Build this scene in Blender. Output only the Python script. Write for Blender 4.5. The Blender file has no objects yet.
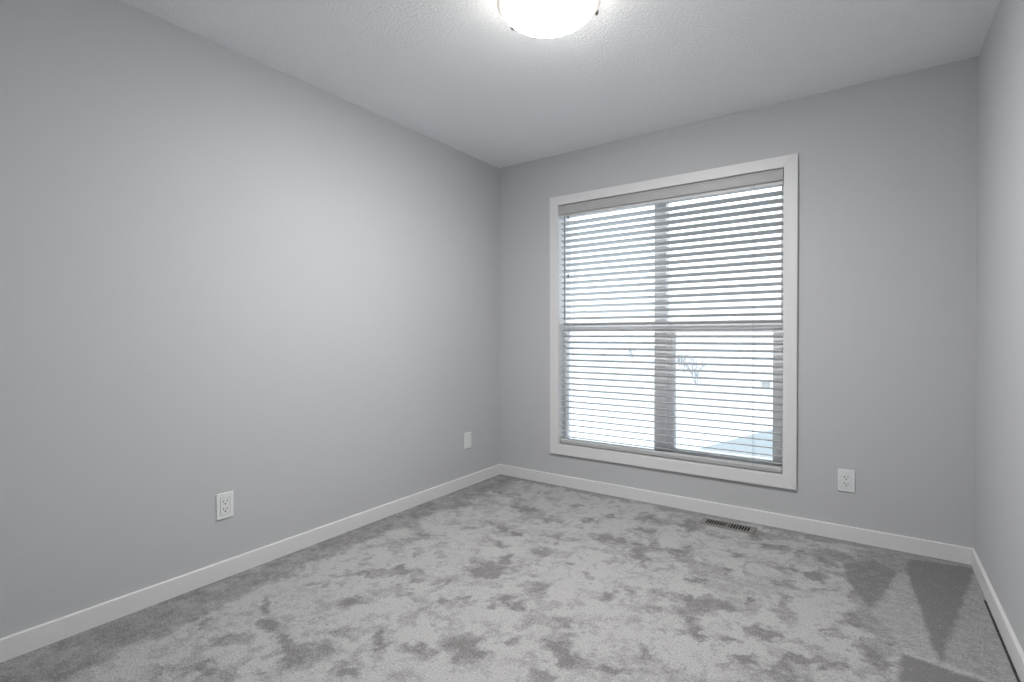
import bpy, bmesh, math, random
import numpy as np
from mathutils import Vector, Matrix

sc = bpy.context.scene
col = sc.collection
R = math.radians

# ------------------------------------------------------------------ camera
CAM = (2.4414, -3.2982, 1.1160)
YAW, PITCH, ROLL, FPX = 0.61276, -0.01250, -0.00236, 512.76
fw = Vector((-math.sin(YAW) * math.cos(PITCH), math.cos(YAW) * math.cos(PITCH), math.sin(PITCH)))
rt0 = Vector((math.cos(YAW), math.sin(YAW), 0))
up0 = rt0.cross(fw)
rt = rt0 * math.cos(ROLL) + up0 * math.sin(ROLL)
up = up0 * math.cos(ROLL) - rt0 * math.sin(ROLL)
cd = bpy.data.cameras.new('camera')
cam = bpy.data.objects.new('camera', cd)
col.objects.link(cam)
cam.matrix_world = Matrix(((rt.x, up.x, -fw.x, CAM[0]), (rt.y, up.y, -fw.y, CAM[1]),
                           (rt.z, up.z, -fw.z, CAM[2]), (0, 0, 0, 1)))
cd.sensor_width = 36.0
cd.lens = FPX / 1024 * 36.0
cd.clip_start = 0.02
cd.clip_end = 500
sc.camera = cam

# ------------------------------------------------------------------ view, sky
sc.view_settings.view_transform = 'Standard'
sc.view_settings.look = 'None'
sc.view_settings.gamma = 1
sc.view_settings.use_curve_mapping = False
sc.view_settings.exposure = 0.18
sc.cycles.use_denoising = True
sc.cycles.max_bounces = 16
sc.cycles.diffuse_bounces = 10
sc.cycles.transparent_max_bounces = 16
SKY = 5.4                     # zenith; an overcast sky is a third as bright at the horizon
LAMP = 180.0
wd = bpy.data.worlds.new('overcast_sky')
sc.world = wd
wd.use_nodes = True
wn = wd.node_tree.nodes
wl = wd.node_tree.links
bg = wn['Background']
tc = wn.new('ShaderNodeTexCoord')
sp = wn.new('ShaderNodeSeparateXYZ')
rp = wn.new('ShaderNodeValToRGB')
wl.new(tc.outputs['Generated'], sp.inputs[0])
wl.new(sp.outputs['Z'], rp.inputs[0])
rp.color_ramp.elements[0].color = (0.32, 0.328, 0.333, 1)
rp.color_ramp.elements[0].position = 0.0
rp.color_ramp.elements[1].color = (0.82, 0.92, 1.0, 1)
rp.color_ramp.elements[1].position = 1.0
wl.new(rp.outputs[0], bg.inputs['Color'])
bg.inputs['Strength'].default_value = SKY

# the window opening guides the sampling of the sky light
pd = bpy.data.lights.new('window_daylight', 'AREA')
pd.shape = 'RECTANGLE'
pd.size, pd.size_y = 1.48, 1.76
pd.cycles.is_portal = True
po = bpy.data.objects.new('window_daylight', pd)
col.objects.link(po)
po.location = (1.286, 0.17, 1.187)
po.rotation_euler = (R(-90), 0, 0)

# ------------------------------------------------------------------ materials
def mat(name, colr, rough=0.6, spec=0.3, bump=None, vary=None):
    """bump = (scale, strength, distance); vary = (scale, amount)"""
    m = bpy.data.materials.new(name)
    m.use_nodes = True
    n, l = m.node_tree.nodes, m.node_tree.links
    b = n['Principled BSDF']
    b.inputs['Base Color'].default_value = (*colr, 1)
    b.inputs['Roughness'].default_value = rough
    b.inputs['Specular IOR Level'].default_value = spec
    t = n.new('ShaderNodeTexCoord')
    if vary:
        nz = n.new('ShaderNodeTexNoise')
        nz.inputs['Scale'].default_value = vary[0]
        nz.inputs['Detail'].default_value = 3
        l.new(t.outputs['Object'], nz.inputs['Vector'])
        mx = n.new('ShaderNodeMix')
        mx.data_type = 'RGBA'
        l.new(nz.outputs['Fac'], mx.inputs['Factor'])
        mx.inputs['A'].default_value = (*[c * (1 - vary[1]) for c in colr], 1)
        mx.inputs['B'].default_value = (*[c * (1 + vary[1]) for c in colr], 1)
        l.new(mx.outputs['Result'], b.inputs['Base Color'])
    if bump:
        nz = n.new('ShaderNodeTexNoise')
        nz.inputs['Scale'].default_value = bump[0]
        nz.inputs['Detail'].default_value = 3
        l.new(t.outputs['Object'], nz.inputs['Vector'])
        bp = n.new('ShaderNodeBump')
        bp.inputs['Strength'].default_value = bump[1]
        bp.inputs['Distance'].default_value = bump[2]
        l.new(nz.outputs['Fac'], bp.inputs['Height'])
        l.new(bp.outputs[0], b.inputs['Normal'])
    return m

M = {}
M['wall'] = mat('grey_wall_paint', (0.489, 0.498, 0.511), 0.75, 0.2, (220, 0.10, 0.002), (6, 0.012))
M['ceiling'] = mat('stippled_ceiling_paint', (0.925, 0.94, 0.96), 0.9, 0.1)
M['trim'] = mat('white_trim_paint', (0.68, 0.68, 0.69), 0.4, 0.35, (60, 0.03, 0.002))
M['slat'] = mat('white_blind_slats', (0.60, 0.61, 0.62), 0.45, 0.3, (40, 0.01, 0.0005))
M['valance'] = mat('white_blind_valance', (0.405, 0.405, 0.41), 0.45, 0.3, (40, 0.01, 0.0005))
M['vinyl'] = mat('white_window_vinyl', (0.84, 0.85, 0.87), 0.35, 0.4, (70, 0.02, 0.001))
M['cord'] = mat('grey_blind_cord', (0.45, 0.46, 0.50), 0.8, 0.1, (900, 0.2, 0.001))
M['wand'] = mat('clear_grey_wand', (0.22, 0.23, 0.25), 0.25, 0.5, (300, 0.05, 0.001))
M['dark'] = mat('dark_plastic', (0.03, 0.03, 0.035), 0.5, 0.3, (300, 0.05, 0.001))
M['plate'] = mat('white_outlet_plastic', (0.70, 0.71, 0.72), 0.35, 0.45, (200, 0.02, 0.0005))
M['slot'] = mat('outlet_slot_shadow', (0.06, 0.06, 0.065), 0.7, 0.1, (200, 0.05, 0.0005))
M['vent'] = mat('taupe_register_metal', (0.19, 0.182, 0.17), 0.45, 0.4, (150, 0.04, 0.0005))
M['duct_shade'] = mat('duct_shade_black', (0.012, 0.012, 0.012), 0.9, 0.05, (50, 0.05, 0.001))
M['metal'] = mat('dark_bronze_clip', (0.06, 0.055, 0.05), 0.35, 0.5, (200, 0.05, 0.0005))
M['metal'].node_tree.nodes['Principled BSDF'].inputs['Metallic'].default_value = 0.3
M['glassrim'] = mat('frosted_glass_rim', (0.82, 0.79, 0.74), 0.3, 0.5, (80, 0.03, 0.001))
M['snow'] = mat('snow', (0.37, 0.376, 0.382), 0.8, 0.1, (3, 0.3, 0.05), (0.4, 0.02))
M['ground_slab'] = mat('blue_grey_ground', (0.165, 0.180, 0.187), 0.8, 0.1, (8, 0.2, 0.01), (1.5, 0.08))
M['twig'] = mat('bare_twigs', (0.29, 0.29, 0.295), 0.9, 0.05, (20, 0.2, 0.01), (8, 0.15))
M['box'] = mat('pale_metal_box', (0.31, 0.315, 0.32), 0.6, 0.2, (20, 0.05, 0.01))
M['siding'] = mat('exterior_siding', (0.55, 0.56, 0.58), 0.8, 0.2, (12, 0.1, 0.01))

# ceiling: raised stipple
def ceiling_nodes(m):
    n, l = m.node_tree.nodes, m.node_tree.links
    b = n['Principled BSDF']
    t = n.new('ShaderNodeTexCoord')
    a = n.new('ShaderNodeTexNoise')
    a.inputs['Scale'].default_value = 75
    a.inputs['Detail'].default_value = 5
    a.inputs['Roughness'].default_value = 0.65
    r = n.new('ShaderNodeValToRGB')
    r.color_ramp.elements[0].position = 0.42
    r.color_ramp.elements[1].position = 0.62
    bp = n.new('ShaderNodeBump')
    bp.inputs['Strength'].default_value = 0.55
    bp.inputs['Distance'].default_value = 0.006
    l.new(t.outputs['Object'], a.inputs['Vector'])
    l.new(a.outputs['Fac'], r.inputs[0])
    l.new(r.outputs[0], bp.inputs['Height'])
    l.new(bp.outputs[0], b.inputs['Normal'])
ceiling_nodes(M['ceiling'])

# glass pane: thin, mostly clear, fresnel reflection
g = bpy.data.materials.new('window_glass')
g.use_nodes = True
n, l = g.node_tree.nodes, g.node_tree.links
n.remove(n['Principled BSDF'])
tr = n.new('ShaderNodeBsdfTransparent')
tr.inputs[0].default_value = (0.94, 0.97, 0.98, 1)
gl = n.new('ShaderNodeBsdfGlossy')
gl.inputs['Roughness'].default_value = 0.02
fr = n.new('ShaderNodeFresnel')
fr.inputs[0].default_value = 1.45
ms = n.new('ShaderNodeMixShader')
l.new(fr.outputs[0], ms.inputs[0])
l.new(tr.outputs[0], ms.inputs[1])
l.new(gl.outputs[0], ms.inputs[2])
l.new(ms.outputs[0], n['Material Output'].inputs[0])
M['glass'] = g

# lamp bowls: frosted glass lit from within
rb = M['glassrim'].node_tree.nodes['Principled BSDF']
rb.inputs['Emission Color'].default_value = (1.0, 0.88, 0.76, 1)
rb.inputs['Emission Strength'].default_value = 0.35
for key, st in (('bowl', LAMP),):
    e = mat('lit_frosted_glass', (0.9, 0.88, 0.84), 0.35, 0.4)
    b = e.node_tree.nodes['Principled BSDF']
    b.inputs['Emission Color'].default_value = (1.0, 0.98, 0.95, 1)
    b.inputs['Emission Strength'].default_value = st
    nn, ll = e.node_tree.nodes, e.node_tree.links
    tcn, spn, mrn = nn.new('ShaderNodeTexCoord'), nn.new('ShaderNodeSeparateXYZ'), nn.new('ShaderNodeMapRange')
    ll.new(tcn.outputs['Object'], spn.inputs[0])           # the bulbs sit low and central: the bowl's upper edge glows less
    ll.new(spn.outputs['Z'], mrn.inputs['Value'])
    mrn.inputs['From Min'].default_value, mrn.inputs['From Max'].default_value = -0.112, -0.066
    mrn.inputs['To Min'].default_value, mrn.inputs['To Max'].default_value = st, st * 0.016
    ll.new(mrn.outputs[0], b.inputs['Emission Strength'])
    M[key] = e

# carpet: cut pile whose nap lies light or dark where it was brushed
def carpet():
    m = bpy.data.materials.new('grey_cut_pile_carpet')
    m.use_nodes = True
    n, l = m.node_tree.nodes, m.node_tree.links
    b = n['Principled BSDF']
    b.inputs['Roughness'].default_value = 1.0
    b.inputs['Specular IOR Level'].default_value = 0.0
    t = n.new('ShaderNodeTexCoord')
    at = n.new('ShaderNodeAttribute')
    at.attribute_name = 'nap'
    f1 = n.new('ShaderNodeTexNoise')
    f1.inputs['Scale'].default_value = 130
    f1.inputs['Detail'].default_value = 3
    f1.inputs['Roughness'].default_value = 0.7
    l.new(t.outputs['Object'], f1.inputs['Vector'])
    f2 = n.new('ShaderNodeTexNoise')
    f2.inputs['Scale'].default_value = 28
    f2.inputs['Detail'].default_value = 4
    l.new(t.outputs['Object'], f2.inputs['Vector'])
    def math_(op, a, bb):
        k = n.new('ShaderNodeMath')
        k.operation = op
        for i, x in enumerate((a, bb)):
            if isinstance(x, (int, float)):
                k.inputs[i].default_value = x
            else:
                l.new(x, k.inputs[i])
        return k.outputs[0]
    # edges of the marks broken up by tufts
    d1 = math_('MULTIPLY', math_('SUBTRACT', f1.outputs['Fac'], 0.5), 0.9)
    d2 = math_('MULTIPLY', math_('SUBTRACT', f2.outputs['Fac'], 0.5), 0.75)
    s = math_('ADD', at.outputs['Fac'], math_('ADD', d1, d2))
    rmp = n.new('ShaderNodeValToRGB')
    rmp.color_ramp.elements[0].position = 0.12
    rmp.color_ramp.elements[0].color = (0.200, 0.196, 0.197, 1)
    rmp.color_ramp.elements[1].position = 0.88
    rmp.color_ramp.elements[1].color = (0.405, 0.401, 0.404, 1)
    l.new(s, rmp.inputs[0])
    # shade of the gap at the right baseboard, painted as a dark line
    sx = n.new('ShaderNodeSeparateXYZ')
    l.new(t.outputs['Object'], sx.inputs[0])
    gap_shade = math_('MULTIPLY', math_('LESS_THAN', math_('ABSOLUTE', math_('ADD', math_('SUBTRACT', sx.outputs['X'], 2.8315),
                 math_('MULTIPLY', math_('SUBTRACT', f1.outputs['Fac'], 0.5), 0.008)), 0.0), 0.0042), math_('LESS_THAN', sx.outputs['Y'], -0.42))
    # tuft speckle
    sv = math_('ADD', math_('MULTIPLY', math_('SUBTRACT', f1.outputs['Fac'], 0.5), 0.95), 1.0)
    sv = math_('MULTIPLY', sv, math_('SUBTRACT', 1.0, math_('MULTIPLY', gap_shade, 0.82)))
    mx = n.new('ShaderNodeVectorMath')
    mx.operation = 'SCALE'
    l.new(rmp.outputs[0], mx.inputs[0])
    l.new(sv, mx.inputs['Scale'])
    l.new(mx.outputs[0], b.inputs['Base Color'])
    bp = n.new('ShaderNodeBump')
    bp.inputs['Strength'].default_value = 0.5
    bp.inputs['Distance'].default_value = 0.006
    l.new(f1.outputs['Fac'], bp.inputs['Height'])
    l.new(bp.outputs[0], b.inputs['Normal'])
    return m
M['carpet'] = carpet()

# ------------------------------------------------------------------ mesh helpers
def box(bm, x0, x1, y0, y1, z0, z1, bev=0.0, seg=2):
    r = bmesh.ops.create_cube(bm, size=1)
    vs = r['verts']
    for v in vs:
        v.co = Vector(((x0 + x1) / 2 + v.co.x * (x1 - x0), (y0 + y1) / 2 + v.co.y * (y1 - y0),
                       (z0 + z1) / 2 + v.co.z * (z1 - z0)))
    if bev:
        es = list({e_ for v in vs for e_ in v.link_edges})
        bmesh.ops.bevel(bm, geom=es, offset=bev, segments=seg, profile=0.6, affect='EDGES')

def prism(bm, pts, axis, a, b_):
    """polygon pts (in the two other axes, cyclic order) swept along axis from a to b_"""
    def P(p, t):
        return {'x': (t, p[0], p[1]), 'y': (p[0], t, p[1]), 'z': (p[0], p[1], t)}[axis]
    A = [bm.verts.new(P(p, a)) for p in pts]
    B = [bm.verts.new(P(p, b_)) for p in pts]
    k = len(pts)
    for i in range(k):
        bm.faces.new((A[i], A[(i + 1) % k], B[(i + 1) % k], B[i]))
    bm.faces.new(A[::-1])
    bm.faces.new(B)

def tube(bm, p0, p1, r0, r1=None, seg=10):
    r1 = r0 if r1 is None else r1
    p0, p1 = Vector(p0), Vector(p1)
    d = (p1 - p0).normalized()
    a = d.orthogonal().normalized()
    c = d.cross(a)
    rings = []
    for p, r in ((p0, r0), (p1, r1)):
        rings.append([bm.verts.new(p + a * r * math.cos(2 * math.pi * i / seg) + c * r * math.sin(2 * math.pi * i / seg))
                      for i in range(seg)])
    for i in range(seg):
        bm.faces.new((rings[0][i], rings[0][(i + 1) % seg], rings[1][(i + 1) % seg], rings[1][i]))
    bm.faces.new(rings[0][::-1])
    bm.faces.new(rings[1])

def lathe(bm, prof, seg=64):
    """prof: list of (radius, z); radius 0 closes with one vertex"""
    rings = []
    for r, z in prof:
        if r < 1e-6:
            rings.append([bm.verts.new((0, 0, z))])
        else:
            rings.append([bm.verts.new((r * math.cos(2 * math.pi * i / seg), r * math.sin(2 * math.pi * i / seg), z))
                          for i in range(seg)])
    for A, B in zip(rings, rings[1:]):
        for i in range(seg):
            j = (i + 1) % seg
            if len(A) == 1:
                bm.faces.new((A[0], B[j], B[i]))
            elif len(B) == 1:
                bm.faces.new((A[i], A[j], B[0]))
            else:
                bm.faces.new((A[i], A[j], B[j], B[i]))

def obj(name, bm, m, parent=None, smooth=False, label=None):
    bmesh.ops.recalc_face_normals(bm, faces=bm.faces[:])
    me = bpy.data.meshes.new(name)
    bm.to_mesh(me)
    bm.free()
    me.materials.append(M[m])
    o = bpy.data.objects.new(name, me)
    col.objects.link(o)
    if parent:
        o.parent = parent
    if smooth:
        for p in me.polygons:
            p.use_smooth = True
        try:
            me.set_sharp_from_angle(angle=R(40))
        except Exception:
            pass
    if label:
        o['label'] = label
    return o

def bobj(name, m, parent, *dims, bev=0.0, label=None):
    bm = bmesh.new()
    box(bm, *dims, bev=bev)
    return obj(name, bm, m, parent, label=label)

def thing(name, label, cat, loc=(0, 0, 0), rz=0.0, group=None):
    o = bpy.data.objects.new(name, None)
    o.empty_display_size = 0.1
    col.objects.link(o)
    o.location = loc
    o.rotation_euler = (0, 0, rz)
    o['label'] = label
    o['category'] = cat
    if group:
        o['group'] = group
    return o

def tag(o, label, cat, group=None, kind=None):
    o['label'] = label
    o['category'] = cat
    if group:
        o['group'] = group
    if kind:
        o['kind'] = kind
    return o

def struct(o, label, cat):
    return tag(o, label, cat, kind='structure')

# ------------------------------------------------------------------ room shell
W, H, L, T = 2.849, 2.44, 3.40, 0.16
OX0, OX1, OZ0, OZ1 = 0.530, 2.042, 0.290, 2.082          # rough opening in the window wall

bm = bmesh.new()
box(bm, -T, 0, -L, T, -0.2, H)
struct(obj('wall_left', bm, 'wall'), 'plain grey painted wall on the left', 'wall')
bm = bmesh.new()
box(bm, W, W + T, -L, T, -0.2, H)
struct(obj('wall_right', bm, 'wall'), 'plain grey painted wall on the right edge', 'wall')
bm = bmesh.new()
box(bm, -T, W + T, -L - T, -L, -0.2, H)
struct(obj('wall_rear', bm, 'wall'), 'plain grey painted wall behind the viewer', 'wall')
bm = bmesh.new()
xs, zs = (0, OX0, OX1, W), (-0.2, OZ0, OZ1, H)
for y in (0, T):
    vv = [[bm.verts.new((x, y, z)) for z in zs] for x in xs]
    for i in range(3):
        for j in range(3):
            if not (i == 1 and j == 1):
                bm.faces.new((vv[i][j], vv[i + 1][j], vv[i + 1][j + 1], vv[i][j + 1]))
hole = [(OX0, OZ0), (OX1, OZ0), (OX1, OZ1), (OX0, OZ1)]
outl = [(0, -0.2), (W, -0.2), (W, H), (0, H)]
for loop in (hole, outl):
    for i in range(4):
        a, c = loop[i], loop[(i + 1) % 4]
        bm.faces.new([bm.verts.new(p) for p in ((a[0], 0, a[1]), (c[0], 0, c[1]), (c[0], T, c[1]), (a[0], T, a[1]))])
bmesh.ops.remove_doubles(bm, verts=bm.verts[:], dist=1e-5)
struct(obj('wall_back', bm, 'wall'), 'grey painted wall with the window', 'wall')
bm = bmesh.new()
box(bm, -T, W + T, -L - T, T, H, H + 0.2)
struct(obj('ceiling', bm, 'ceiling'), 'white stippled ceiling', 'ceiling')

# ------------------------------------------------------------------ carpet floor
PATCH = [(0.827, -2.243, 0.072, 0.051, 0.068, -0.045),
 (0.826, -2.096, 0.046, 0.033, 0.047, -0.035),
 (0.958, -2.065, 0.027, 0.019, 0.092, -0.076),
 (1.136, -2.013, 0.041, 0.028, 0.049, -0.048),
 (1.199, -1.897, 0.06, 0.042, 0.054, -0.062),
 (0.987, -1.72, 0.034, 0.024, 0.027, -0.029),
 (0.963, -1.382, 0.078, 0.054, 0.043, -0.055),
 (0.933, -1.244, 0.041, 0.029, 0.04, -0.054),
 (0.529, -1.482, 0.017, 0.012, 0.018, -0.016),
 (0.479, -1.78, 0.114, 0.079, 0.024, -0.019),
 (0.601, -1.646, 0.116, 0.081, 0.023, -0.021),
 (0.409, -2.161, 0.034, 0.024, 0.045, -0.025),
 (0.531, -2.253, 0.044, 0.031, 0.038, -0.021),
 (0.688, -2.253, 0.036, 0.025, 0.045, -0.027),
 (0.522, -2.369, 0.06, 0.042, 0.05, -0.024),
 (0.664, -2.487, 0.082, 0.057, 0.037, -0.017),
 (0.647, -1.937, 0.035, 0.024, 0.027, -0.02),
 (0.869, -1.625, 0.022, 0.016, 0.025, -0.026),
 (1.3, -1.933, 0.071, 0.049, 0.035, -0.042),
 (0.73, -0.938, 0.028, 0.02, 0.026, -0.036),
 (1.062, -1.648, 0.028, 0.019, 0.021, -0.025),
 (1.25, -1.393, 0.043, 0.03, 0.045, -0.073),
 (1.118, -0.394, 0.025, 0.017, 0.018, -0.04),
 (0.88, -0.335, 0.043, 0.03, 0.027, -0.051),
 (1.538, -1.266, 0.032, 0.022, 0.027, -0.061),
 (1.595, -1.184, 0.029, 0.019, 0.02, -0.049),
 (1.494, -0.812, 0.045, 0.032, 0.025, -0.066),
 (1.583, -0.29, 0.062, 0.042, 0.03, -0.106),
 (1.527, -0.639, 0.026, 0.018, 0.033, -0.097),
 (1.658, -0.639, 0.063, 0.044, 0.018, -0.061),
 (1.531, -1.687, 0.042, 0.029, 0.037, -0.066),
 (1.599, -1.758, 0.039, 0.027, 0.025, -0.047),
 (1.876, -1.176, 0.073, 0.051, 0.024, -0.089),
 (1.884, -1.342, 0.037, 0.026, 0.025, -0.089),
 (1.933, -1.09, 0.051, 0.035, 0.008, -0.032),
 (1.972, -0.718, 0.019, 0.014, 0.006, -0.032),
 (1.727, -1.739, 0.041, 0.028, 0.015, -0.032),
 (1.553, -1.879, 0.038, 0.026, 0.016, -0.025),
 (0.839, -1.116, 0.044, 0.03, 0.038, -0.051),
 (1.058, -1.056, 0.063, 0.044, 0.025, -0.041),
 (1.044, -0.91, 0.013, 0.009, 0.039, -0.068),
 (1.38, -1.166, 0.03, 0.021, 0.013, -0.026),
 (1.695, -1.126, 0.028, 0.02, 0.011, -0.033),
 (1.807, -0.916, 0.055, 0.039, 0.007, -0.029),
 (2.007, -1.334, 0.03, 0.021, 0.007, -0.031),
 (2.101, -1.422, 0.03, 0.022, 0.008, -0.045),
 (2.066, -1.191, 0.031, 0.021, 0.007, -0.043),
 (1.259, -0.946, 0.012, 0.009, 0.011, -0.021),
 (0.819, -0.965, 0.036, 0.025, 0.024, -0.035),
 (1.448, -1.563, 0.038, 0.027, 0.017, -0.03),
 (1.775, -1.568, 0.014, 0.01, 0.017, -0.043),
 (1.249, -1.119, 0.028, 0.02, 0.016, -0.028),
 (1.329, -0.33, 0.044, 0.03, 0.023, -0.063),
 (0.639, -0.595, 0.052, 0.037, 0.03, -0.045),
 (1.033, -0.536, 0.039, 0.028, 0.022, -0.044),
 (1.326, -0.697, 0.036, 0.024, 0.016, -0.038),
 (1.166, -1.576, 0.034, 0.024, 0.028, -0.038),
 (1.394, -1.761, 0.029, 0.021, 0.02, -0.03),
 (2.148, -0.357, 0.049, 0.034, 0.007, -0.065),
 (2.273, -0.285, 0.09, 0.063, 0.006, -0.105),
 (2.457, -0.239, 0.1, 0.069, 0.0, -0.129),
 (2.438, -0.587, 0.079, 0.054, 0.001, -0.122),
 (2.158, -0.98, 0.043, 0.03, 0.016, -0.128),
 (2.127, -1.189, 0.046, 0.033, 0.009, -0.055),
 (2.392, -0.923, 0.063, 0.045, 0.001, -0.064),
 (2.356, -1.09, 0.039, 0.027, 0.002, -0.036),
 (2.457, -1.126, 0.051, 0.035, 0.0, -0.128),
 (2.312, -1.075, 0.036, 0.025, 0.001, -0.022),
 (2.23, -0.563, 0.037, 0.027, 0.004, -0.055),
 (2.01, -0.988, 0.017, 0.012, 0.006, -0.035),
 (2.244, -1.308, 0.056, 0.039, 0.004, -0.036),
 (2.33, -1.281, 0.041, 0.029, 0.002, -0.03),
 (2.194, -1.394, 0.041, 0.028, 0.008, -0.056),
 (2.031, -0.335, 0.077, 0.054, 0.01, -0.068),
 (1.879, -0.544, 0.041, 0.029, 0.01, -0.049),
 (2.578, -0.128, 0.061, 0.042, -0.003, -0.082),
 (2.499, -0.99, 0.042, 0.029, 0.0, -0.019),
 (1.857, -0.76, 0.023, 0.016, 0.007, -0.032)]
def vnoise(x, y, seed):
    rs = np.random.RandomState(seed)
    tab = rs.rand(256, 256)
    xi, yi = np.floor(x).astype(int), np.floor(y).astype(int)
    fx, fy = x - xi, y - yi
    fx, fy = fx * fx * (3 - 2 * fx), fy * fy * (3 - 2 * fy)
    q = lambda a, c: tab[a % 256, c % 256]
    return (q(xi, yi) * (1 - fx) + q(xi + 1, yi) * fx) * (1 - fy) + (q(xi, yi + 1) * (1 - fx) + q(xi + 1, yi + 1) * fx) * fy

def fbm(x, y, s, seed, o=3):
    v, a, tot = 0, 1.0, 0
    for k in range(o):
        v = v + a * vnoise(x * s * 2 ** k + 7 * k, y * s * 2 ** k + 3 * k, seed + k)
        tot += a
        a *= 0.55
    return v / tot

def inside(px, py, poly, soft):
    """soft mask of a convex polygon"""
    c = np.mean(poly, axis=0)
    m = np.ones_like(px) * 9
    for i in range(len(poly)):
        a, b_ = np.array(poly[i]), np.array(poly[(i + 1) % len(poly)])
        d = b_ - a
        nn = np.array([-d[1], d[0]]) / np.hypot(*d)
        if nn @ (c - a) < 0:
            nn = -nn
        m = np.minimum(m, (px - a[0]) * nn[0] + (py - a[1]) * nn[1])
    return np.clip(m / soft + 0.5, 0, 1)

NX, NY = 408, 518
gx, gy = np.meshgrid(np.linspace(0, W, NX), np.linspace(-L, 0, NY), indexing='ij')
wx = gx + (fbm(gx, gy, 12, 11) - 0.5) * 0.12 + (fbm(gx, gy, 48, 17, 2) - 0.5) * 0.05
wy = gy + (fbm(gx, gy, 12, 21) - 0.5) * 0.12 + (fbm(gx, gy, 48, 27, 2) - 0.5) * 0.05
nap = 0.86 + (fbm(gx, gy, 5, 31) - 0.5) * 0.35
# loose random scuffs everywhere, stretched across the room
sc1 = fbm(wx * 1.0 - wy * 0.3, wy * 1.5 + wx * 0.4, 6.5, 41)
nap -= 0.36 * np.clip((sc1 - 0.50) / 0.22, 0, 1)
sc2 = fbm(wx * 1.3 - wy * 0.5, wy + wx * 0.6, 15, 43)
nap -= 0.32 * np.clip((sc2 - 0.54) / 0.14, 0, 1)
for (cx, cy, ax, ay, bx_, by_) in PATCH:
    det = ax * by_ - ay * bx_
    dx, dy = wx - cx, wy - cy
    u = (dx * by_ - dy * bx_) / det
    v = (ax * dy - ay * dx) / det
    rr = np.sqrt(u * u + v * v)
    nap -= 0.52 * np.clip((1.15 - rr) / 0.6, 0, 1)
nap = np.maximum(nap, 0.18)
# untouched strip along the left wall and window wall
band = 0.20 + 0.10 * (fbm(gx, gy, 3.5, 51) - 0.3) + 0.10 * np.clip((-gy - 2.0), 0, 1)
t_ = np.clip((band - wx) / 0.06 + 0.5, 0, 1)
nap = nap * (1 - t_) + (0.36 + (fbm(gx, gy, 14, 61) - 0.5) * 0.6) * t_
t_ = np.clip((0.075 + 0.05 * (fbm(gx, gy, 5, 53) - 0.5) + wy * 1.0) / 0.03 + 0.5, 0, 1) * 0.8
nap = nap * (1 - t_) + 0.28 * t_
# vacuum strokes in the right corner
def stroke(poly, val, soft=0.02):
    global nap
    k = inside(gx + (wx - gx) * 0.09, gy + (wy - gy) * 0.09, poly, soft)
    nap = nap * (1 - k) + (val + (fbm(gx, gy, 30, 71) - 0.5) * 0.15) * k
stroke([(2.37, -0.12), (2.42, -0.98), (2.83, -1.09), (2.85, -0.05), (2.55, -0.02)], 0.40, 0.05)
stroke([(2.358, -0.56), (2.33, -0.36), (2.45, -0.22), (2.55, -0.32), (2.439, -0.766)], 0.14)
stroke([(2.541, -0.322), (2.591, -0.275), (2.629, -1.053), (2.541, -1.048), (2.449, -0.796)], 0.62)
stroke([(2.576, -0.25), (2.60, -0.10), (2.84, -0.06), (2.822, -0.16), (2.636, -1.047)], 0.06)
stroke([(2.826, -0.17), (2.646, -1.041), (2.82, -1.087), (2.849, -1.025), (2.849, -0.11)], 0.50)
stroke([(2.53, -1.06), (2.753, -1.10), (2.78, -1.18), (2.70, -1.42), (2.50, -1.40)], 0.08)
nap = np.clip(nap, -1, 1.1)

verts = np.stack([gx, gy, np.zeros_like(gx)], -1).reshape(-1, 3)
ii = np.arange(NX * NY).reshape(NX, NY)
fc = np.stack([ii[:-1, :-1], ii[1:, :-1], ii[1:, 1:], ii[:-1, 1:]], -1).reshape(-1, 4)
me = bpy.data.meshes.new('floor')
me.from_pydata(verts.tolist(), [], fc.tolist())
at = me.attributes.new('nap', 'FLOAT', 'POINT')
at.data.foreach_set('value', nap.reshape(-1).astype(np.float32))
me.materials.append(M['carpet'])
fl = bpy.data.objects.new('floor', me)
col.objects.link(fl)
struct(fl, 'mottled grey cut pile carpet', 'carpet')
bm = bmesh.new()
box(bm, -T, W + T, -L - T, T, -0.40, -0.20)
box(bm, 0, W, -L, 0, -0.20, -0.004)
struct(obj('foundation', bm, 'siding'), 'slab under the carpet', 'foundation')

# ------------------------------------------------------------------ baseboards
BH, BT = 0.078, 0.013
def baseboard(name, label, axis, a, b_, at_, sgn):
    pr = [(0, 0), (BT, 0), (BT, BH - 0.002), (BT - 0.002, BH), (0, BH)]
    bm = bmesh.new()
    prism(bm, [(at_ + sgn * p, z) for p, z in pr], axis, a, b_)
    return struct(obj(name, bm, 'trim'), label, 'baseboard')
baseboard('baseboard_left', 'white baseboard along the left wall', 'y', -L, 0, 0, 1)
baseboard('baseboard_right', 'white baseboard along the right wall', 'y', -L, 0, W, -1)
baseboard('baseboard_back', 'white baseboard under the window', 'x', BT, W - BT, 0, -1)
baseboard('baseboard_rear', 'white baseboard behind the viewer', 'x', BT, W - BT, -L, 1)

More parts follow.
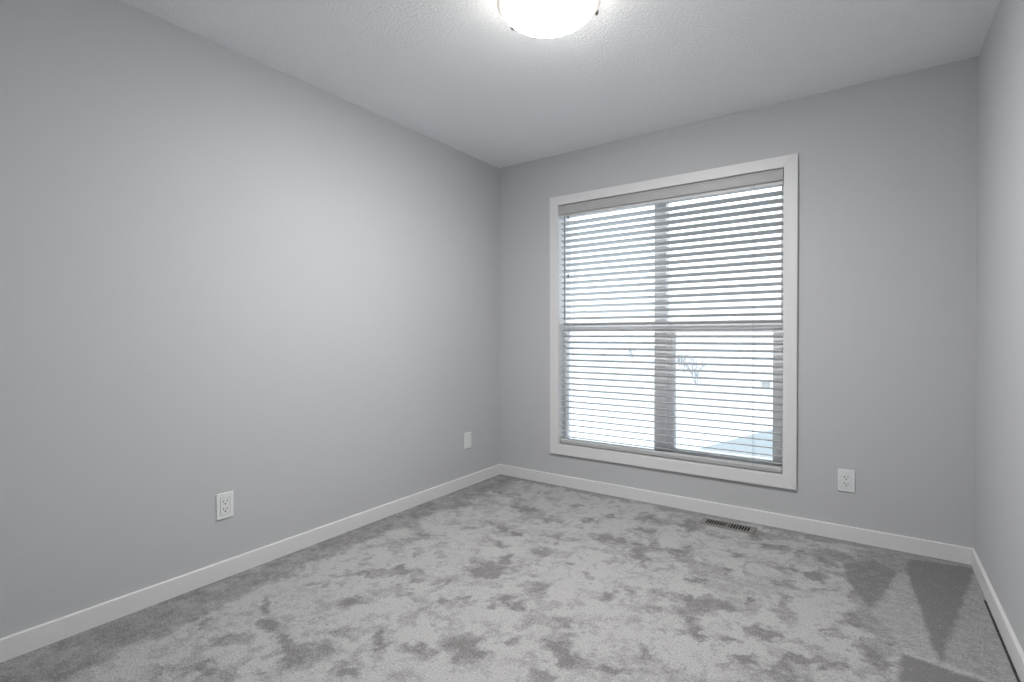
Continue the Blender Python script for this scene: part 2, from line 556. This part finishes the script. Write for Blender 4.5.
# ------------------------------------------------------------------ window
IX0, IX1, IZ0, IZ1 = 0.548, 2.024, 0.308, 2.064           # clear opening inside the casing
CX0, CX1, CZ0, CZ1 = 0.4783, 2.0947, 0.2326, 2.1284       # outer edge of the casing
win = thing('window_1', 'tall white framed four part window in the back wall', 'window', (0, 0, 0))
win['kind'] = 'structure'
def casing(pts):
    bm = bmesh.new()
    prism(bm, pts, 'y', -0.018, 0.0)
    fr_ = [e_ for e_ in bm.edges if all(v.co.y < -0.017 for v in e_.verts)]
    bmesh.ops.bevel(bm, geom=fr_, offset=0.0025, segments=2, affect='EDGES')
    obj('casing', bm, 'trim', win)
casing([(CX0, CZ0), (IX0, IZ0), (IX0, IZ1), (CX0, CZ1)])
casing([(CX1, CZ0), (IX1, IZ0), (IX1, IZ1), (CX1, CZ1)])
casing([(CX0, CZ1), (IX0, IZ1), (IX1, IZ1), (CX1, CZ1)])
casing([(CX0, CZ0), (IX0, IZ0), (IX1, IZ0), (CX1, CZ0)])
FY0, FY1 = 0.075, 0.150
bm = bmesh.new()                                            # lining between casing and frame
box(bm, OX0, IX0, 0.0005, FY1, OZ0, OZ1)
box(bm, IX1, OX1, 0.0005, FY1, OZ0, OZ1)
box(bm, IX0, IX1, 0.0005, FY1, OZ0, IZ0)
box(bm, IX0, IX1, 0.0005, FY1, IZ1, OZ1)
obj('jamb', bm, 'trim', win)
FX0, FX1, FZ0, FZ1 = 0.566, 2.000, 0.324, 2.045
bm = bmesh.new()
box(bm, IX0, FX0, FY0, FY1, IZ0, IZ1, 0.002)
box(bm, FX1, IX1, FY0, FY1, IZ0, IZ1, 0.002)
box(bm, FX0, FX1, FY0, FY1, IZ0, FZ0, 0.002)
box(bm, FX0, FX1, FY0, FY1, FZ1, IZ1, 0.002)
obj('window_frame', bm, 'vinyl', win)
bobj('mullion', 'vinyl', win, 1.240, 1.319, FY0, FY1, FZ0, FZ1, bev=0.002)
TZ0, TZ1 = 1.143, 1.203
bm = bmesh.new()
box(bm, FX0, 1.240, FY0, FY1, TZ0, TZ1, 0.002)
box(bm, 1.319, FX1, FY0, FY1, TZ0, TZ1, 0.002)
obj('transom', bm, 'vinyl', win)
SX0, SX1, SZ0, SZ1 = 1.374, 1.958, 0.362, 1.128             # opening sash, right lower light
bm = bmesh.new()
box(bm, 1.319, SX0, FY0 + 0.006, FY1 - 0.01, FZ0, TZ0, 0.003)
box(bm, SX1, FX1, FY0 + 0.006, FY1 - 0.01, FZ0, TZ0, 0.003)
box(bm, SX0, SX1, FY0 + 0.006, FY1 - 0.01, FZ0, SZ0, 0.003)
box(bm, SX0, SX1, FY0 + 0.006, FY1 - 0.01, SZ1, TZ0, 0.003)
obj('sash', bm, 'vinyl', win)
bm = bmesh.new()
for x0, x1, z0, z1 in ((FX0, 1.240, FZ0, TZ0), (FX0, 1.240, TZ1, FZ1), (1.319, FX1, TZ1, FZ1), (SX0, SX1, SZ0, SZ1)):
    bm.faces.new([bm.verts.new(p) for p in ((x0, 0.115, z0), (x1, 0.115, z0), (x1, 0.115, z1), (x0, 0.115, z1))])
obj('pane', bm, 'glass', win)

# ------------------------------------------------------------------ blind
bl = thing('venetian_blind', 'white horizontal slat blind hanging open inside the window casing', 'blind', (1.286, 0.030, 0.312))
def bl_(o):
    o.matrix_parent_inverse = Matrix.Translation(-Vector(bl.location))
    return o
BX0, BX1 = 0.556, 2.017
bm = bmesh.new()                                            # valance with a small moulded lip
prism(bm, [(-0.006, 1.994), (0.004, 1.994), (0.004, 2.061), (-0.004, 2.061), (-0.009, 2.058), (-0.009, 2.052),
           (-0.006, 2.048), (-0.006, 2.006), (-0.009, 2.002), (-0.009, 1.997)], 'x', 0.5495, 2.0195)
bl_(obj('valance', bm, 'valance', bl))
bl_(bobj('headrail', 'slat', bl, BX0, BX1, 0.006, 0.058, 1.974, 2.060, bev=0.002))
PITCHZ, TILT, SY = 0.0436, R(16.5), 0.030
Z0 = 0.361
def slat(bm, zc, tilt, y=SY):
    w, th, cr = 0.0255, 0.0019, 0.0014
    top, bot = [], []
    for i in range(7):
        s_ = -1 + 2 * i / 6
        h = cr * (1 - s_ * s_)
        top.append((s_ * w, h + th))
        bot.append((s_ * w, h - th))
    pr = bot + top[::-1]
    c, s_ = math.cos(tilt), math.sin(tilt)
    pts = [(y + p * c + q_ * s_, zc - p * s_ + q_ * c) for p, q_ in pr]
    prism(bm, pts, 'x', BX0, BX1)
bm = bmesh.new()
zsl = [Z0 + k * PITCHZ for k in range(37)]
for z in zsl:
    slat(bm, z, TILT)
for k in range(3):                                          # spare slats resting on the rail
    slat(bm, 0.3350 + k * 0.0042, 0.0)
bl_(obj('slat_panel', bm, 'slat', bl, smooth=True))
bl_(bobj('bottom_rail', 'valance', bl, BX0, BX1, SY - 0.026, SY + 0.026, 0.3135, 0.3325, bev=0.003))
for x in (0.637, 1.358, 1.862):
    bm = bmesh.new()
    for y in (SY - 0.0275, SY + 0.0275):
        tube(bm, (x, y, 0.325), (x, y, 2.015), 0.0011, seg=6)
    for z in zsl:
        tube(bm, (x, SY - 0.0275, z + 0.0275 * math.tan(TILT) - 0.003), (x, SY + 0.0275, z - 0.0275 * math.tan(TILT) - 0.003), 0.0006, seg=4)
    bl_(obj('ladder_cord', bm, 'cord', bl))
bm = bmesh.new()
tube(bm, (0.596, -0.003, 1.995), (0.596, -0.003, 1.975), 0.0018, seg=8)
tube(bm, (0.596, -0.003, 1.977), (0.596, -0.003, 1.235), 0.0032, seg=8)
tube(bm, (0.596, -0.003, 1.235), (0.596, -0.003, 1.222), 0.0042, 0.0036, seg=8)
bl_(obj('tilt_wand', bm, 'wand', bl, label='thin dark tilt wand'))
bm = bmesh.new()
tube(bm, (0.622, -0.003, 1.995), (0.622, -0.003, 0.46), 0.0010, seg=6)
tube(bm, (0.630, -0.003, 1.995), (0.630, -0.003, 0.46), 0.0010, seg=6)
lc = bl_(obj('lift_cord', bm, 'cord', bl))
for z in (1.968, 1.545):
    bm = bmesh.new()
    for z0, z1, r0, r1 in ((z - 0.011, z - 0.003, 0.0035, 0.005), (z - 0.003, z + 0.006, 0.005, 0.0045), (z + 0.006, z + 0.013, 0.0045, 0.0018)):
        tube(bm, (0.626, -0.003, z0), (0.626, -0.003, z1), r0, r1, seg=10)
    t_o = obj('cord_tassel', bm, 'dark', lc, label='small dark cord tassel')

# ------------------------------------------------------------------ outlets
def wall_plate(label, loc, rz, sockets=True):
    """built facing -y, back on y = 0"""
    t = thing('wall_outlet', label, 'outlet', loc, rz, 'white wall outlets')
    bm = bmesh.new()
    w, h = 0.0392, 0.0600
    prof = [(1.0, 0.0), (1.0, -0.002), (0.965, -0.0052), (0.92, -0.0060)]
    rings = []
    for k, (s_, y) in enumerate(prof):
        dw = w * (1 - s_)
        rings.append([bm.verts.new((sx * (w - dw), y, sz * (h - dw))) for sx, sz in ((-1, -1), (1, -1), (1, 1), (-1, 1))])
    rings.append([bm.verts.new((sx * 0.0222, -0.0060, sz * 0.0412)) for sx, sz in ((-1, -1), (1, -1), (1, 1), (-1, 1))])
    rings.append([bm.verts.new((sx * 0.0222, -0.0025, sz * 0.0412)) for sx, sz in ((-1, -1), (1, -1), (1, 1), (-1, 1))])
    for A, B in zip(rings, rings[1:]):
        for i in range(4):
            bm.faces.new((A[i], A[(i + 1) % 4], B[(i + 1) % 4], B[i]))
    bm.faces.new(rings[-1])
    bm.faces.new(rings[0][::-1])
    obj('cover_plate', bm, 'plate', t)
    bm = bmesh.new()
    box(bm, -0.0205, 0.0205, -0.0068, -0.0028, -0.0395, 0.0395, 0.0012)
    rc = obj('receptacle', bm, 'plate', t)
    if sockets:
        for zc in (0.0175, -0.0175):
            for sx, hh in ((-0.0076, 0.0050), (0.0076, 0.0043)):
                bobj('slot', 'slot', rc, sx - 0.0017, sx + 0.0017, -0.0071, -0.0060, zc + 0.004 - hh, zc + 0.004 + hh)
            bm = bmesh.new()
            tube(bm, (0, -0.0060, zc - 0.0085), (0, -0.0071, zc - 0.0085), 0.0034, seg=12)
            obj('ground_hole', bm, 'slot', rc)
    for zc in (0.0505, -0.0505):
        bm = bmesh.new()
        tube(bm, (0, -0.0055, zc), (0, -0.0066, zc), 0.0028, 0.0024, seg=12)
        obj('screw', bm, 'plate', t)
    return t
wall_plate('white duplex outlet on the left wall, nearest the viewer', (0, -2.134, 0.331), R(90))
wall_plate('narrow looking white outlet plate on the left wall near the corner', (0, -0.400, 0.335), R(90), False)
wall_plate('white duplex outlet on the window wall, right of the window', (2.330, 0, 0.3225), 0)

# ------------------------------------------------------------------ floor register
vt = thing('floor_register', 'taupe metal floor vent in the carpet under the window', 'vent', (1.757, -0.150, 0.0))
bm = bmesh.new()
hw, hd, iw, idp = 0.150, 0.056, 0.120, 0.037
rings = []
for a, c, z in ((hw, hd, 0.001), (hw, hd, 0.003), (hw - 0.006, hd - 0.006, 0.0065), (iw, idp, 0.0065), (iw, idp, 0.001)):
    rings.append([bm.verts.new((sx * a, sy * c, z)) for sx, sy in ((-1, -1), (1, -1), (1, 1), (-1, 1))])
for A, B in zip(rings, rings[1:]):
    for i in range(4):
        bm.faces.new((A[i], A[(i + 1) % 4], B[(i + 1) % 4], B[i]))
obj('frame', bm, 'vent', vt)
bobj('duct_shade_plate', 'duct_shade', vt, -iw, iw, -idp, idp, 0.0005, 0.0014, label='black plate standing for the shaded duct behind the louvers')  # closed plate, its black colour paints the shade inside the duct
bm = bmesh.new()
NS = 16
for k in range(NS + 1):
    x = -iw + 2 * iw * k / NS
    wd_ = 0.0023 if k != NS // 2 else 0.0055
    box(bm, max(-iw, x - wd_), min(iw, x + wd_), -idp, idp, 0.0015, 0.0062)
obj('louver_grille', bm, 'vent', vt)

# ------------------------------------------------------------------ ceiling lamp
def lamp(label, x, y, bowl):
    lp = thing('ceiling_lamp', label, 'lamp', (x, y, H))
    bm = bmesh.new()
    lathe(bm, [(0, 0), (0.165, 0), (0.168, -0.012), (0.165, -0.030), (0.158, -0.034), (0, -0.034)])
    obj('mounting_pan', bm, 'trim', lp, smooth=True)
    RB, ZB, DB = 0.200, -0.050, 0.075
    bm = bmesh.new()
    prof = []
    for i in range(17):
        a = math.pi / 2 * i / 16
        prof.append((0.186 * math.cos(a) if i < 16 else 0.0, ZB - 0.004 - (DB - 0.004) * math.sin(a) ** 1.15))
    lathe(bm, [(0.150, -0.040)] + prof)
    obj('glass_bowl', bm, bowl, lp, smooth=True, label='glowing warm white frosted bowl')
    bm = bmesh.new()
    lathe(bm, [(0.184, ZB + 0.006), (RB - 0.003, ZB + 0.006), (RB, ZB + 0.002), (RB - 0.002, ZB - 0.003), (0.186, ZB - 0.010), (0.184, ZB + 0.006)])
    obj('bowl_rim', bm, 'glassrim', lp, smooth=True)
    for k in range(3):
        a = R(48.6 + 120 * k)
        bm = bmesh.new()
        box(bm, RB - 0.006, RB + 0.004, -0.006, 0.006, ZB - 0.012, ZB + 0.012, 0.001)
        box(bm, 0.160, RB + 0.002, -0.005, 0.005, ZB + 0.010, ZB + 0.014, 0.0005)
        for v in bm.verts:
            v.co = Matrix.Rotation(a, 3, 'Z') @ v.co
        obj('clip', bm, 'metal', lp, label='small dark metal clip')
lamp('round lit flush mount frosted glass bowl lamp on the ceiling', 1.413, -1.585, 'bowl')

# ------------------------------------------------------------------ outside
GZ = -0.50
bm = bmesh.new()
bm.faces.new([bm.verts.new(p) for p in ((-90, T + 0.05, GZ), (60, T + 0.05, GZ), (60, 140, GZ), (-90, 140, GZ))])
sg = struct(obj('ground', bm, 'snow'), 'bright snow covered ground outside', 'ground')
bm = bmesh.new()
prism(bm, [(0.10, 2.75), (0.447, 4.02), (1.066, 6.26), (1.40, 7.4), (3.6, 7.4), (3.6, 2.75)], 'z', GZ - 0.05, GZ + 0.015)  # thin flat slab, darker and bluer than the snow around it
struct(obj('ground_slab', bm, 'ground_slab'), 'pale grey slab on the ground outside the right lower pane', 'ground_slab')

def shrub(label, x, y, h, spread, seed):
    random.seed(seed)
    bm = bmesh.new()
    def grow(p, d, ln, r, lev):
        q_ = p + d * ln
        tube(bm, p, q_, r, r * 0.6, seg=5)
        if lev:
            for _ in range(3):
                dd = (d + Vector((random.uniform(-1, 1), random.uniform(-1, 1), random.uniform(-0.2, 0.7))) * spread).normalized()
                grow(p + d * ln * random.uniform(0.5, 1.0), dd, ln * random.uniform(0.55, 0.85), r * 0.6, lev - 1)
    for _ in range(6):
        d = Vector((random.uniform(-1, 1) * spread, random.uniform(-1, 1) * spread, 1)).normalized()
        grow(Vector((x, y, GZ)) + Vector((random.uniform(-.1, .1), random.uniform(-.1, .1), 0)), d, h * 0.42, 0.016, 3)
    o = obj('bare_shrub', bm, 'twig')
    return tag(o, label, 'shrub', 'bare shrubs in the snow')
shrub('bare twiggy shrub in the snow behind the right lower pane', -2.09, 13.4, 1.15, 0.55, 4)
shrub('smaller bare shrub farther out, left of the twiggy one', -4.14, 18.8, 1.0, 0.6, 9)
shrub('tiny far bare shrub behind the left lower pane', -10.97, 30.0, 0.9, 0.6, 12)
bm = bmesh.new()
box(bm, -0.22, 0.0, 13.2, 13.40, GZ, GZ + 0.20, 0.015)
box(bm, -0.24, 0.02, 13.18, 13.42, GZ + 0.18, GZ + 0.22, 0.01)
tag(obj('utility_box', bm, 'box'), 'small grey box low in the snow far outside the right lower pane', 'box')
